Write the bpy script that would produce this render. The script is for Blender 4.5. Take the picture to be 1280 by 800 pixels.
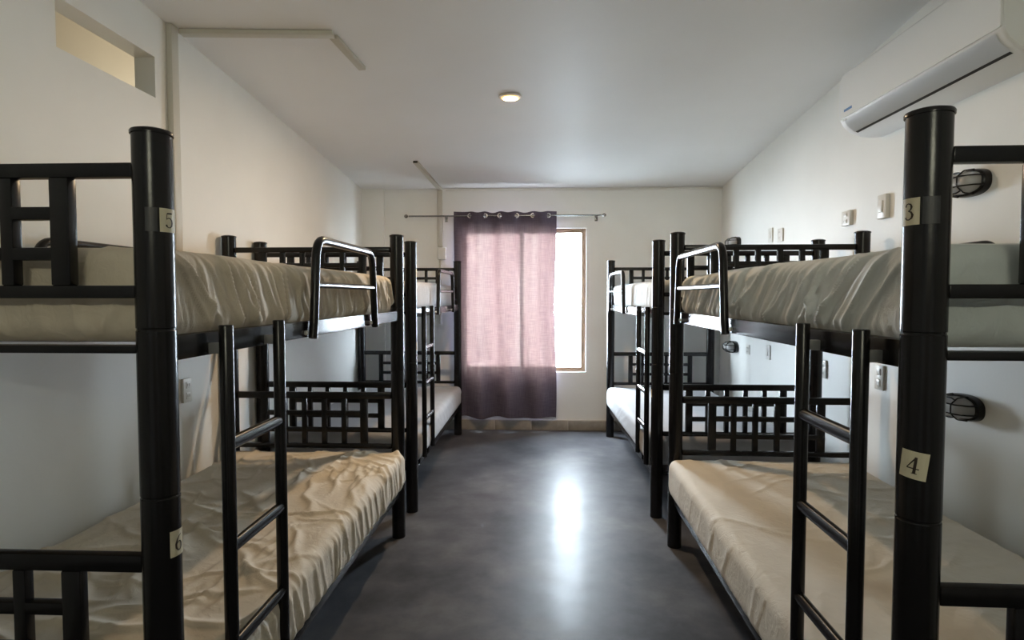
import bpy, bmesh, math, random
import numpy as np
from mathutils import Vector, Matrix, noise

for o in list(bpy.data.objects):
    bpy.data.objects.remove(o, do_unlink=True)
scene = bpy.context.scene
COL = scene.collection
PI = math.pi

# ------------------------------------------------------------------ camera
CAM_H = 1.394
cd = bpy.data.cameras.new('camera')
cd.sensor_width = 36.0
cd.lens = 735.0 * 36.0 / 1280.0
cd.clip_start = 0.02
cam = bpy.data.objects.new('camera', cd)
COL.objects.link(cam)
cam.location = (0, 0, CAM_H)
cam.rotation_euler = (PI / 2 - 0.04128, 0, 0.04542)
scene.camera = cam

# ------------------------------------------------------------------ sky and daylight
SKY = 80.0
world = bpy.data.worlds.new('World')
scene.world = world
world.use_nodes = True
bg = world.node_tree.nodes['Background']
bg.inputs['Color'].default_value = (0.77, 0.885, 1.0, 1)
bg.inputs['Strength'].default_value = SKY

def area(name, loc, rot, sx, sy, power=0, color=(1, 1, 1), portal=False, shape='RECTANGLE'):
    d = bpy.data.lights.new(name, 'AREA')
    d.shape = shape
    d.size = sx
    if shape in ('RECTANGLE', 'ELLIPSE'):
        d.size_y = sy
    d.energy = power
    d.color = color
    if portal:
        d.cycles.is_portal = True
    o = bpy.data.objects.new(name, d)
    COL.objects.link(o)
    o.location = loc
    o.rotation_euler = rot
    return o

WX0, WX1, WZ0, WZ1 = -0.80, 0.486, 0.606, 2.087     # window opening in the back wall
YB = 6.08                                           # inner face of back wall
XL, XR, YF = -1.83, 1.85, -1.7
area('window_portal', ((WX0 + WX1) / 2, YB + 0.135, (WZ0 + WZ1) / 2), (-PI / 2, 0, 0), WX1 - WX0, WZ1 - WZ0, portal=True)

TX0, TX1, TZ0, TZ1 = -0.33, 0.53, 2.14, 2.30          # unseen transom added behind the viewer to give fill light
area('fill_portal', ((TX0 + TX1) / 2, YF - 0.105, (TZ0 + TZ1) / 2), (PI / 2, 0, 0), TX1 - TX0, TZ1 - TZ0, portal=True)

scene.view_settings.view_transform = 'Standard'
scene.view_settings.look = 'None'
scene.view_settings.gamma = 1
scene.view_settings.use_curve_mapping = False
scene.view_settings.exposure = 0.40

# ------------------------------------------------------------------ materials
def S(r, g, b):
    def f(c):
        c /= 255.0
        return c / 12.92 if c <= 0.04045 else ((c + 0.055) / 1.055) ** 2.4
    return (f(r), f(g), f(b), 1)

MATS = {}
def mat(name, color, rough=0.5, metal=0.0, spec=0.5, coat=0.0, var=0.0, vscale=4.0, bump=0.0, bscale=60.0, emit=None, estr=0.0, sheen=0.0):
    m = bpy.data.materials.new(name)
    m.use_nodes = True
    nt = m.node_tree
    p = nt.nodes['Principled BSDF']
    p.inputs['Base Color'].default_value = color
    p.inputs['Roughness'].default_value = rough
    p.inputs['Metallic'].default_value = metal
    p.inputs['Specular IOR Level'].default_value = spec
    p.inputs['Coat Weight'].default_value = coat
    p.inputs['Sheen Weight'].default_value = sheen
    tc = nt.nodes.new('ShaderNodeTexCoord')
    if var > 0:
        n = nt.nodes.new('ShaderNodeTexNoise')
        n.inputs['Scale'].default_value = vscale
        n.inputs['Detail'].default_value = 6
        nt.links.new(tc.outputs['Object'], n.inputs['Vector'])
        r = nt.nodes.new('ShaderNodeValToRGB')
        r.color_ramp.elements[0].position = 0.3
        r.color_ramp.elements[1].position = 0.7
        r.color_ramp.elements[0].color = tuple(c * (1 - var) for c in color[:3]) + (1,)
        r.color_ramp.elements[1].color = tuple(min(1, c * (1 + var)) for c in color[:3]) + (1,)
        nt.links.new(n.outputs['Fac'], r.inputs['Fac'])
        nt.links.new(r.outputs['Color'], p.inputs['Base Color'])
    if bump > 0:
        n2 = nt.nodes.new('ShaderNodeTexNoise')
        n2.inputs['Scale'].default_value = bscale
        n2.inputs['Detail'].default_value = 4
        nt.links.new(tc.outputs['Object'], n2.inputs['Vector'])
        b = nt.nodes.new('ShaderNodeBump')
        b.inputs['Strength'].default_value = bump
        b.inputs['Distance'].default_value = 0.01
        nt.links.new(n2.outputs['Fac'], b.inputs['Height'])
        nt.links.new(b.outputs['Normal'], p.inputs['Normal'])
    if emit:
        p.inputs['Emission Color'].default_value = emit
        p.inputs['Emission Strength'].default_value = estr
    MATS[name] = m
    return m

mat('wall', (0.87, 0.87, 0.835, 1), 0.5, var=0.025, vscale=2.2, bump=0.05, bscale=35)
mat('ceiling', (0.90, 0.90, 0.895, 1), 0.55, spec=0.3, var=0.02, vscale=1.5, bump=0.03, bscale=20)
mat('metal', (0.0085, 0.008, 0.009, 1), 0.24, spec=0.32, bump=0.02, bscale=120)
mat('bracket', (0.30, 0.30, 0.30, 1), 0.4, metal=0.6)
mat('bolt', (0.75, 0.75, 0.75, 1), 0.3, metal=0.5)
mat('plastic', (0.76, 0.745, 0.69, 1), 0.35)
mat('socket', (0.42, 0.41, 0.38, 1), 0.4)
mat('dark', (0.02, 0.02, 0.02, 1), 0.5)
mat('duct', (0.60, 0.575, 0.50, 1), 0.45)
mat('paper', (0.62, 0.56, 0.40, 1), 0.55, var=0.05, vscale=30)
mat('ink', (0.03, 0.018, 0.012, 1), 0.6)
mat('tape', (0.022, 0.022, 0.024, 1), 0.45)
mat('ac', (0.86, 0.87, 0.86, 1), 0.3)
mat('ac_side', (0.82, 0.83, 0.83, 1), 0.42)
mat('blue', (0.10, 0.22, 0.45, 1), 0.4)
mat('rod', (0.30, 0.30, 0.31, 1), 0.25, metal=0.9)
mat('steel', (0.8, 0.8, 0.82, 1), 0.22, metal=0.85)
mat('frame', (0.20, 0.125, 0.075, 1), 0.4)
mat('tile', (0.34, 0.31, 0.27, 1), 0.4, var=0.25, vscale=9)
mat('grout', (0.70, 0.68, 0.63, 1), 0.6)
mat('bulb', (0.7, 0.7, 0.68, 1), 0.3)
mat('lamp_lens', (1, 0.9, 0.75, 1), 0.5, emit=(1.0, 0.72, 0.38, 1), estr=30.0)
mat('lamp_ring', (0.75, 0.72, 0.66, 1), 0.4)
mat('lamp_halo', (1, 0.8, 0.5, 1), 0.5, emit=(1.0, 0.60, 0.22, 1), estr=0.9)  # the lamp's warm halo, made as an emissive ring round the lens
mat('ground', (0.36, 0.37, 0.37, 1), 0.8, var=0.15, vscale=1.0)
mat('corridor', (0.74, 0.69, 0.59, 1), 0.6)

# polished concrete
m = mat('floor', (0.18, 0.18, 0.175, 1), 0.2, spec=0.09, coat=0.05)
m.node_tree.nodes['Principled BSDF'].inputs['Coat Roughness'].default_value = 0.17
nt = m.node_tree; p = nt.nodes['Principled BSDF']
tc = nt.nodes.new('ShaderNodeTexCoord')
def tnoise(nt, scale, detail, rough=0.6, dist=0.0):
    n = nt.nodes.new('ShaderNodeTexNoise')
    n.inputs['Scale'].default_value = scale; n.inputs['Detail'].default_value = detail
    n.inputs['Roughness'].default_value = rough; n.inputs['Distortion'].default_value = dist
    return n
def ramp(nt, els):
    r = nt.nodes.new('ShaderNodeValToRGB')
    e = r.color_ramp.elements
    e[0].position, e[0].color = els[0]
    e[1].position, e[1].color = els[-1]
    for pos, c in els[1:-1]:
        x = e.new(pos); x.color = c
    return r
n1 = tnoise(nt, 1.6, 7, 0.6, 0.15); nt.links.new(tc.outputs['Object'], n1.inputs['Vector'])
r1 = ramp(nt, [(0.30, (0.040, 0.042, 0.047, 1)), (0.5, (0.084, 0.085, 0.094, 1)), (0.70, (0.135, 0.135, 0.138, 1))])
nt.links.new(n1.outputs['Fac'], r1.inputs['Fac'])
n2 = tnoise(nt, 7, 8, 0.65, 0.3); nt.links.new(tc.outputs['Object'], n2.inputs['Vector'])
r2 = ramp(nt, [(0.3, (0.72, 0.72, 0.72, 1)), (0.7, (1.15, 1.15, 1.15, 1))])
nt.links.new(n2.outputs['Fac'], r2.inputs['Fac'])
mx = nt.nodes.new('ShaderNodeMix'); mx.data_type = 'RGBA'; mx.blend_type = 'MULTIPLY'; mx.inputs[0].default_value = 1
nt.links.new(r1.outputs['Color'], mx.inputs[6]); nt.links.new(r2.outputs['Color'], mx.inputs[7])
nt.links.new(mx.outputs[2], p.inputs['Base Color'])
rr = ramp(nt, [(0.25, (0.38, 0.38, 0.38, 1)), (0.75, (0.50, 0.50, 0.50, 1))])
nt.links.new(n2.outputs['Fac'], rr.inputs['Fac']); nt.links.new(rr.outputs['Color'], p.inputs['Roughness'])
n3 = tnoise(nt, 9, 5); nt.links.new(tc.outputs['Object'], n3.inputs['Vector'])
b = nt.nodes.new('ShaderNodeBump'); b.inputs['Strength'].default_value = 0.05; b.inputs['Distance'].default_value = 0.02
nt.links.new(n3.outputs['Fac'], b.inputs['Height']); nt.links.new(b.outputs['Normal'], p.inputs['Normal'])

# bed sheets
def sheet_mat(name, col, var=0.06):
    m = mat(name, col, 0.75, spec=0.25, sheen=0.15)
    nt = m.node_tree; p = nt.nodes['Principled BSDF']
    tc = nt.nodes.new('ShaderNodeTexCoord')
    n = tnoise(nt, 5, 6); nt.links.new(tc.outputs['Object'], n.inputs['Vector'])
    r = ramp(nt, [(0.3, tuple(c * (1 - var) for c in col[:3]) + (1,)), (0.7, tuple(min(1, c * (1 + var)) for c in col[:3]) + (1,))])
    nt.links.new(n.outputs['Fac'], r.inputs['Fac']); nt.links.new(r.outputs['Color'], p.inputs['Base Color'])
    n2 = tnoise(nt, 22, 5, 0.55, 1.2); nt.links.new(tc.outputs['Object'], n2.inputs['Vector'])
    b = nt.nodes.new('ShaderNodeBump'); b.inputs['Strength'].default_value = 0.30; b.inputs['Distance'].default_value = 0.012
    nt.links.new(n2.outputs['Fac'], b.inputs['Height']); nt.links.new(b.outputs['Normal'], p.inputs['Normal'])
    return m
sheet_mat('sheet_taupe', (0.66, 0.575, 0.45, 1))
sheet_mat('sheet_beige', (0.66, 0.585, 0.47, 1))
sheet_mat('sheet_grey', (0.80, 0.815, 0.785, 1))
sheet_mat('sheet_grey_cool_lit', (0.60, 0.645, 0.63, 1))  # cool light on the grey sheet's near end, put into its colour
sheet_mat('sheet_cream', (0.71, 0.66, 0.565, 1))
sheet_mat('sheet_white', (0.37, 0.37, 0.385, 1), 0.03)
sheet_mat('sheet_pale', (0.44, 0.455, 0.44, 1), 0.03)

# curtain cloth: woven, lets daylight through
def curtain_mat(name, kT):
    m = bpy.data.materials.new(name); m.use_nodes = True; MATS[name] = m
    nt = m.node_tree; nt.nodes.clear()
    out = nt.nodes.new('ShaderNodeOutputMaterial')
    tc = nt.nodes.new('ShaderNodeTexCoord')
    def slub(sx, sz):
        mp = nt.nodes.new('ShaderNodeMapping'); mp.inputs['Scale'].default_value = (sx, 1, sz)
        nt.links.new(tc.outputs['Object'], mp.inputs['Vector'])
        n = tnoise(nt, 1.0, 3, 0.6); nt.links.new(mp.outputs['Vector'], n.inputs['Vector'])
        return n
    a = slub(9, 150); c = slub(150, 7)
    ad = nt.nodes.new('ShaderNodeMath'); ad.operation = 'ADD'
    nt.links.new(a.outputs['Fac'], ad.inputs[0]); nt.links.new(c.outputs['Fac'], ad.inputs[1])
    hf = nt.nodes.new('ShaderNodeMath'); hf.operation = 'MULTIPLY'; hf.inputs[1].default_value = 0.5
    nt.links.new(ad.outputs[0], hf.inputs[0])
    rt = ramp(nt, [(0.36, (0.062 * kT, 0.031 * kT, 0.031 * kT, 1)), (0.5, (0.110 * kT, 0.066 * kT, 0.060 * kT, 1)), (0.64, (0.156 * kT, 0.116 * kT, 0.100 * kT, 1))])
    rd = ramp(nt, [(0.36, (0.088, 0.076, 0.112, 1)), (0.64, (0.128, 0.114, 0.152, 1))])
    fd = slub(11, 0.35); fm = nt.nodes.new('ShaderNodeMath'); fm.operation = 'MULTIPLY_ADD'; fm.inputs[1].default_value = 0.38; fm.inputs[2].default_value = -0.19  # broad vertical stripes: fold highlights and shade put into the translucent colour
    nt.links.new(fd.outputs['Fac'], fm.inputs[0])
    fs = nt.nodes.new('ShaderNodeMath'); fs.operation = 'ADD'; nt.links.new(hf.outputs[0], fs.inputs[0]); nt.links.new(fm.outputs[0], fs.inputs[1])
    nt.links.new(fs.outputs[0], rt.inputs['Fac']); nt.links.new(hf.outputs[0], rd.inputs['Fac'])
    d = nt.nodes.new('ShaderNodeBsdfDiffuse'); t = nt.nodes.new('ShaderNodeBsdfTranslucent'); add = nt.nodes.new('ShaderNodeAddShader')
    nt.links.new(rd.outputs['Color'], d.inputs['Color']); nt.links.new(rt.outputs['Color'], t.inputs['Color'])
    nt.links.new(d.outputs[0], add.inputs[0]); nt.links.new(t.outputs[0], add.inputs[1])
    tp = nt.nodes.new('ShaderNodeBsdfTransparent'); add2 = nt.nodes.new('ShaderNodeAddShader')
    tm = nt.nodes.new('ShaderNodeMix'); tm.data_type = 'RGBA'; tm.blend_type = 'MULTIPLY'; tm.inputs[0].default_value = 1
    tm.inputs[7].default_value = (0.75, 0.75, 0.75, 1)
    nt.links.new(rt.outputs['Color'], tm.inputs[6]); nt.links.new(tm.outputs[2], tp.inputs['Color'])
    nt.links.new(add.outputs[0], add2.inputs[0]); nt.links.new(tp.outputs[0], add2.inputs[1])
    nt.links.new(add2.outputs[0], out.inputs['Surface'])
curtain_mat('curtain', 0.080)

def glass_mat(name, tint, gloss=0.08, rough=0.02):
    m = bpy.data.materials.new(name); m.use_nodes = True; MATS[name] = m
    nt = m.node_tree; nt.nodes.clear()
    out = nt.nodes.new('ShaderNodeOutputMaterial')
    tr = nt.nodes.new('ShaderNodeBsdfTransparent'); tr.inputs['Color'].default_value = tint
    gl = nt.nodes.new('ShaderNodeBsdfGlossy'); gl.inputs['Roughness'].default_value = rough
    mx = nt.nodes.new('ShaderNodeMixShader'); mx.inputs['Fac'].default_value = gloss
    nt.links.new(tr.outputs[0], mx.inputs[1]); nt.links.new(gl.outputs[0], mx.inputs[2]); nt.links.new(mx.outputs[0], out.inputs['Surface'])
glass_mat('warm_fill_pane', (0.97, 0.90, 0.74, 1), 0.05)  # warm tint chosen to colour the added fill light
glass_mat('pane', (0.97, 0.98, 0.98, 1), 0.05)
mg = mat('lamp_glass', (0.62, 0.62, 0.61, 1), 0.18, spec=0.7)
mg.node_tree.nodes['Principled BSDF'].inputs['Alpha'].default_value = 0.6

# ------------------------------------------------------------------ mesh helpers
def mesh_obj(name, me, mats, parent=None, loc=None, rot=None, smooth=False):
    if not isinstance(mats, (list, tuple)): mats = [mats]
    if len(me.materials) == 0:
        for mm in mats: me.materials.append(MATS[mm])
    o = bpy.data.objects.new(name, me)
    COL.objects.link(o)
    if parent: o.parent = parent
    if loc is not None: o.location = loc
    if rot is not None: o.rotation_euler = rot
    return o

def bm_mesh(bm, name, smooth=False, angle=None):
    me = bpy.data.meshes.new(name)
    bm.normal_update()
    bm.to_mesh(me); bm.free()
    if smooth:
        me.polygons.foreach_set('use_smooth', [True] * len(me.polygons))
        if angle: me.set_sharp_from_angle(angle=angle)
    return me

CACHE = {}
def box_me(sx, sy, sz, bev=0.0, key=''):
    k = ('box', round(sx, 4), round(sy, 4), round(sz, 4), bev, key)
    if k in CACHE: return CACHE[k]
    bm = bmesh.new()
    bmesh.ops.create_cube(bm, size=1, matrix=Matrix.Diagonal((sx, sy, sz, 1)))
    if bev > 0:
        bmesh.ops.bevel(bm, geom=bm.edges[:], offset=bev, segments=2, affect='EDGES', profile=0.5)
    CACHE[k] = bm_mesh(bm, 'box', bev > 0, math.radians(35))
    return CACHE[k]

def cyl_me(r, z0, z1, seg=32, bev=0.0, key=''):
    k = ('cyl', round(r, 4), round(z0, 4), round(z1, 4), seg, bev, key)
    if k in CACHE: return CACHE[k]
    bm = bmesh.new()
    bmesh.ops.create_cone(bm, cap_ends=True, segments=seg, radius1=r, radius2=r, depth=z1 - z0, matrix=Matrix.Translation((0, 0, (z0 + z1) / 2)))
    if bev > 0:
        es = [e for e in bm.edges if abs(e.verts[0].co.z - e.verts[1].co.z) < 1e-6]
        bmesh.ops.bevel(bm, geom=es, offset=bev, segments=2, affect='EDGES', profile=0.5)
    CACHE[k] = bm_mesh(bm, 'cyl', True, math.radians(40))
    return CACHE[k]

def lathe_me(prof, seg=32, key=None):
    bm = bmesh.new()
    rings = []
    for r, z in prof:
        rings.append([bm.verts.new((r * math.cos(2 * PI * i / seg), r * math.sin(2 * PI * i / seg), z)) for i in range(seg)])
    for a, b2 in zip(rings, rings[1:]):
        for i in range(seg):
            bm.faces.new((a[i], a[(i + 1) % seg], b2[(i + 1) % seg], b2[i]))
    bm.faces.new(list(reversed(rings[0]))); bm.faces.new(rings[-1])
    return bm_mesh(bm, 'lathe', True, math.radians(35))

def fillet(pts, rad, n=6):
    out = [Vector(pts[0])]
    for i in range(1, len(pts) - 1):
        p0, p1, p2 = Vector(pts[i - 1]), Vector(pts[i]), Vector(pts[i + 1])
        a = (p0 - p1).normalized(); c = (p2 - p1).normalized()
        ang = a.angle(c)
        d = min(rad / math.tan(ang / 2), (p0 - p1).length * 0.49, (p2 - p1).length * 0.49)
        A = p1 + a * d; C = p1 + c * d
        for k in range(n + 1):
            t = k / n
            out.append(A * (1 - t) ** 2 + p1 * 2 * t * (1 - t) + C * t * t)
    out.append(Vector(pts[-1]))
    return out

def tube_bm(bm, pts, r, seg=12, closed=False, ry=None):
    pts = [Vector(q) for q in pts]
    n = len(pts); rings = []
    nrm = None
    for i in range(n):
        if closed: t = (pts[(i + 1) % n] - pts[i - 1]).normalized()
        elif i == 0: t = (pts[1] - pts[0]).normalized()
        elif i == n - 1: t = (pts[-1] - pts[-2]).normalized()
        else: t = ((pts[i + 1] - pts[i]).normalized() + (pts[i] - pts[i - 1]).normalized()).normalized()
        if nrm is None:
            up = Vector((0, 0, 1)) if abs(t.z) < 0.9 else Vector((1, 0, 0))
            nrm = t.cross(up).normalized()
        else:
            nrm = (nrm - t * nrm.dot(t)).normalized()
        bn = t.cross(nrm)
        rings.append([bm.verts.new(pts[i] + nrm * math.cos(2 * PI * k / seg) * r + bn * math.sin(2 * PI * k / seg) * (ry or r)) for k in range(seg)])
    m = n if closed else n - 1
    for i in range(m):
        a, c = rings[i], rings[(i + 1) % n]
        for k in range(seg):
            bm.faces.new((a[k], a[(k + 1) % seg], c[(k + 1) % seg], c[k]))
    if not closed:
        bm.faces.new(list(reversed(rings[0]))); bm.faces.new(rings[-1])

def tube_me(pts, r, seg=12, closed=False, ry=None):
    bm = bmesh.new(); tube_bm(bm, pts, r, seg, closed, ry)
    bmesh.ops.recalc_face_normals(bm, faces=bm.faces[:])
    return bm_mesh(bm, 'tube', True, math.radians(40))

def boxes_me(lst):
    """several axis boxes (x0,x1,y0,y1,z0,z1) as one mesh"""
    bm = bmesh.new()
    for x0, x1, y0, y1, z0, z1 in lst:
        bmesh.ops.create_cube(bm, size=1, matrix=Matrix.Translation(((x0 + x1) / 2, (y0 + y1) / 2, (z0 + z1) / 2)) @ Matrix.Diagonal((x1 - x0, y1 - y0, z1 - z0, 1)))
    return bm_mesh(bm, 'boxes')

def empty(name, loc=(0, 0, 0), rz=0.0):
    o = bpy.data.objects.new(name, None)
    COL.objects.link(o)
    o.location = loc; o.rotation_euler = (0, 0, rz); o.empty_display_size = 0.05
    return o

def tag(o, label=None, cat=None, group=None, kind=None):
    if label: o['label'] = label
    if cat: o['category'] = cat
    if group: o['group'] = group
    if kind: o['kind'] = kind
    return o

def pt_box(name, p0, p1, w, h, m, parent=None, down=(0, 0, -1), bev=0.003):
    """box beam from p0 to p1 lying under a surface, w wide, h thick away from the surface"""
    p0, p1 = Vector(p0), Vector(p1)
    y = (p1 - p0).normalized(); d = Vector(down); d = (d - y * d.dot(y)).normalized(); x = y.cross(d)
    M = Matrix((x, y, d)).transposed().to_4x4(); M.translation = (p0 + p1) / 2 + d * h / 2
    me = box_me(w, (p1 - p0).length, h, bev, name)
    o = mesh_obj(name, me, m, parent)
    o.matrix_local = M
    return o

# ------------------------------------------------------------------ the room
def ceil_z(x, y):
    t = (x - XL) / (XR - XL)
    return 2.495 + (0.073 * (1 - t) + 0.093 * t) * (6.1 - y)

fl = mesh_obj('floor', boxes_me([(XL - 0.12, XR + 0.12, YF - 0.12, YB + 0.14, -0.12, 0)]), 'floor'); tag(fl, 'grey polished concrete floor between the bunk beds', 'floor', kind='structure')

bm = bmesh.new()
NX, NY = 8, 16
top = []; bot = []
for j in range(NY + 1):
    y = YF - 0.05 + (YB + 0.05 - YF + 0.05) * j / NY
    rt_, rb_ = [], []
    for i in range(NX + 1):
        x = XL - 0.05 + (XR - XL + 0.1) * i / NX
        rb_.append(bm.verts.new((x, y, ceil_z(x, y)))); rt_.append(bm.verts.new((x, y, ceil_z(x, y) + 0.12)))
    bot.append(rb_); top.append(rt_)
for j in range(NY):
    for i in range(NX):
        bm.faces.new((bot[j][i], bot[j + 1][i], bot[j + 1][i + 1], bot[j][i + 1]))
        bm.faces.new((top[j][i], top[j][i + 1], top[j + 1][i + 1], top[j + 1][i]))
for j in range(NY):
    bm.faces.new((bot[j][0], top[j][0], top[j + 1][0], bot[j + 1][0])); bm.faces.new((bot[j][NX], bot[j + 1][NX], top[j + 1][NX], top[j][NX]))
for i in range(NX):
    bm.faces.new((bot[0][i], bot[0][i + 1], top[0][i + 1], top[0][i])); bm.faces.new((bot[NY][i], top[NY][i], top[NY][i + 1], bot[NY][i + 1]))
ce = mesh_obj('ceiling', bm_mesh(bm, 'ceiling', True, 0.5), 'ceiling'); tag(ce, 'pale grey painted ceiling sloping gently down to the window', 'ceiling', kind='structure')

HT = 3.35
# left wall with the small high opening
VY0, VY1, VZ0, VZ1 = 2.19, 2.77, 2.338, 2.53
TH = 0.10
wl = mesh_obj('wall_left', boxes_me([
    (XL - TH, XL, YF, VY0, 0, HT), (XL - TH, XL, VY1, YB, 0, HT), (XL - TH, XL, VY0, VY1, 0, VZ0), (XL - TH, XL, VY0, VY1, VZ1, HT)]), 'wall')
tag(wl, 'white painted side wall with a small slot opening near the ceiling', 'wall', kind='structure')
wr = mesh_obj('wall_right', boxes_me([(XR, XR + TH, YF, YB, 0, HT)]), 'wall'); tag(wr, 'white painted side wall carrying the air conditioner', 'wall', kind='structure')
wf = mesh_obj('wall_front', boxes_me([(XL - TH, TX0, YF - TH, YF, 0, HT), (TX1, XR + TH, YF - TH, YF, 0, HT), (TX0, TX1, YF - TH, YF, 0, TZ0), (TX0, TX1, YF - TH, YF, TZ1, HT)]), 'wall'); tag(wf, 'plain white wall behind the viewer', 'wall', kind='structure')
WT = 0.14
wb = mesh_obj('wall_back', boxes_me([
    (XL - TH, WX0, YB, YB + WT, 0, HT), (WX1, XR + TH, YB, YB + WT, 0, HT), (WX0, WX1, YB, YB + WT, 0, WZ0), (WX0, WX1, YB, YB + WT, WZ1, HT)]), 'wall')
tag(wb, 'white end wall around the curtained window', 'wall', kind='structure')
mesh_obj('pier', boxes_me([(XL, -1.60, YB - 0.035, YB, 0, 2.50)]), 'wall', wb)
# corridor seen through the slot
co = mesh_obj('wall_corridor', boxes_me([(XL - 1.0, XL - 0.95, 1.2, 5.2, 1.2, 3.2), (XL - 0.95, XL - TH, 1.2, 5.2, 3.15, 3.2), (XL - 0.95, XL - TH, 1.15, 1.2, 1.2, 3.2), (XL - 0.95, XL - TH, 5.2, 5.25, 1.2, 3.2), (XL - 0.95, XL - TH, 1.2, 5.2, 1.15, 1.2)]), 'corridor')
tag(co, 'warm lit corridor behind the slot opening', 'wall', kind='structure')
area('corridor_lamp', (XL - 0.25, 4.3, 2.1), (0, PI / 2, 0), 0.5, 0.5, 9, (1, 0.93, 0.80))

og = mesh_obj('unseen_ground', boxes_me([(-9, 9, YB + WT + 0.02, 12.9, -0.5, -0.35)]), 'ground'); tag(og, 'unseen added terrace outside the window', 'slab', kind='structure')  # ground added out of view to control daylight reaching the ceiling
# baseboards
def baseboard(name, p0, p1, nrm, n, label):
    p0, p1, nv = Vector(p0), Vector(p1), Vector(nrm)
    d = (p1 - p0); Lg = d.length; d.normalize()
    root = mesh_obj(name, box_me(*( (Lg, 0.010, 0.108) if abs(d.x) > 0.5 else (0.010, Lg, 0.108)), 0, name), 'grout', None, (p0 + p1) / 2 + nv * 0.005 + Vector((0, 0, 0.054)))
    tag(root, label, 'baseboard', kind='structure')
    w = Lg / n
    for i in range(n):
        c = d * ((i + 0.5) * w - Lg / 2)
        dims = (w - 0.004, 0.012, 0.100) if abs(d.x) > 0.5 else (0.012, w - 0.004, 0.100)
        mesh_obj('tile', box_me(*dims, 0.0015, 'bb'), 'tile', root, c + nv * 0.010 + Vector((0, 0, -0.004)))
baseboard('baseboard_back', (-1.60, YB, 0), (XR - 0.02, YB, 0), (0, -1, 0), 9, 'grey brown tile skirting along the window wall')
baseboard('baseboard_left', (XL, YF, 0), (XL, YB - 0.04, 0), (1, 0, 0), 19, 'grey brown tile skirting along the slot opening wall')
baseboard('baseboard_right', (XR, YF, 0), (XR, YB, 0), (-1, 0, 0), 19, 'grey brown tile skirting along the air conditioner wall')
t1 = mesh_obj('trim_1', boxes_me([(-0.96, XR, YB - 0.014, YB, 2.470, 2.488)]), 'plastic'); tag(t1, 'thin white bead where end wall meets ceiling', 'trim', kind='structure')

# ------------------------------------------------------------------ window
win = empty('window_1', ((WX0 + WX1) / 2, YB + 0.07, WZ0)); tag(win, 'bright window with brown frame half hidden by the curtain', 'window', kind='structure')
ww, wh = WX1 - WX0, WZ1 - WZ0
FW = 0.045
for nm, cx, cz, sx, sz in (('frame_side', -ww / 2 + FW / 2, wh / 2, FW, wh), ('frame_side', ww / 2 - FW / 2, wh / 2, FW, wh), ('frame_top', 0, wh - FW / 2, ww - 2 * FW, FW), ('frame_sill', 0, FW / 2, ww - 2 * FW, FW), ('mullion', -0.02, wh / 2, 0.04, wh - 2 * FW)):
    mesh_obj(nm, box_me(sx, 0.06, sz, 0.004, 'frame'), 'frame', win, (cx, 0, cz))
hw = ww / 2 - FW - 0.02
mesh_obj('pane', box_me(ww / 2 - FW - 0.04, 0.005, wh - 2 * FW, 0, 'pane'), 'pane', win, (-(ww / 2 - FW) / 2 - 0.02, 0.0, wh / 2))
mesh_obj('pane', box_me(ww / 2 - FW, 0.005, wh - 2 * FW, 0, 'pane'), 'pane', win, ((ww / 2 - FW) / 2, 0.0, wh / 2))

w2 = empty('fill_window', ((TX0 + TX1) / 2, YF - 0.05, TZ0)); tag(w2, 'unseen narrow transom added over the entrance door for fill light', 'window', kind='structure')  # added to let fill daylight in from behind the viewer
for nm, cx, cz, sx, sz in (('frame_side', -(TX1 - TX0) / 2 + 0.015, (TZ1 - TZ0) / 2, 0.03, TZ1 - TZ0), ('frame_side', (TX1 - TX0) / 2 - 0.015, (TZ1 - TZ0) / 2, 0.03, TZ1 - TZ0), ('frame_top', 0, TZ1 - TZ0 - 0.015, TX1 - TX0 - 0.06, 0.03), ('frame_sill', 0, 0.015, TX1 - TX0 - 0.06, 0.03)):
    mesh_obj(nm, box_me(sx, 0.05, sz, 0.003, 'frame2'), 'frame', w2, (cx, 0, cz))
mesh_obj('pane', box_me(TX1 - TX0 - 0.06, 0.005, TZ1 - TZ0 - 0.06, 0, 'pane2'), 'warm_fill_pane', w2, (0, 0, (TZ1 - TZ0) / 2))
d1 = empty('door_1', (0.1, YF, 0)); tag(d1, 'brown panelled entrance door behind the viewer', 'door', kind='structure')
mesh_obj('door_leaf', box_me(0.86, 0.035, 2.04, 0.004, 'leaf'), 'frame', d1, (0, 0.0185, 1.025))
for dz in (0.55, 1.50):
    mesh_obj('door_panel', box_me(0.60, 0.012, 0.78, 0.005, 'leafp'), 'frame', d1, (0, 0.040, dz))
for dx in (-0.46, 0.46):
    mesh_obj('door_jamb', box_me(0.06, 0.05, 2.10, 0.004, 'jamb'), 'frame', d1, (dx, 0.0255, 1.05))
mesh_obj('handle', tube_me([(0.36, 0.036, 1.0), (0.36, 0.075, 1.0), (0.25, 0.075, 1.0)], 0.009, 10), 'steel', d1)

# ------------------------------------------------------------------ bunk beds
BW, BL, BH = 0.974, 2.114, 1.739
PR = 0.038

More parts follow.
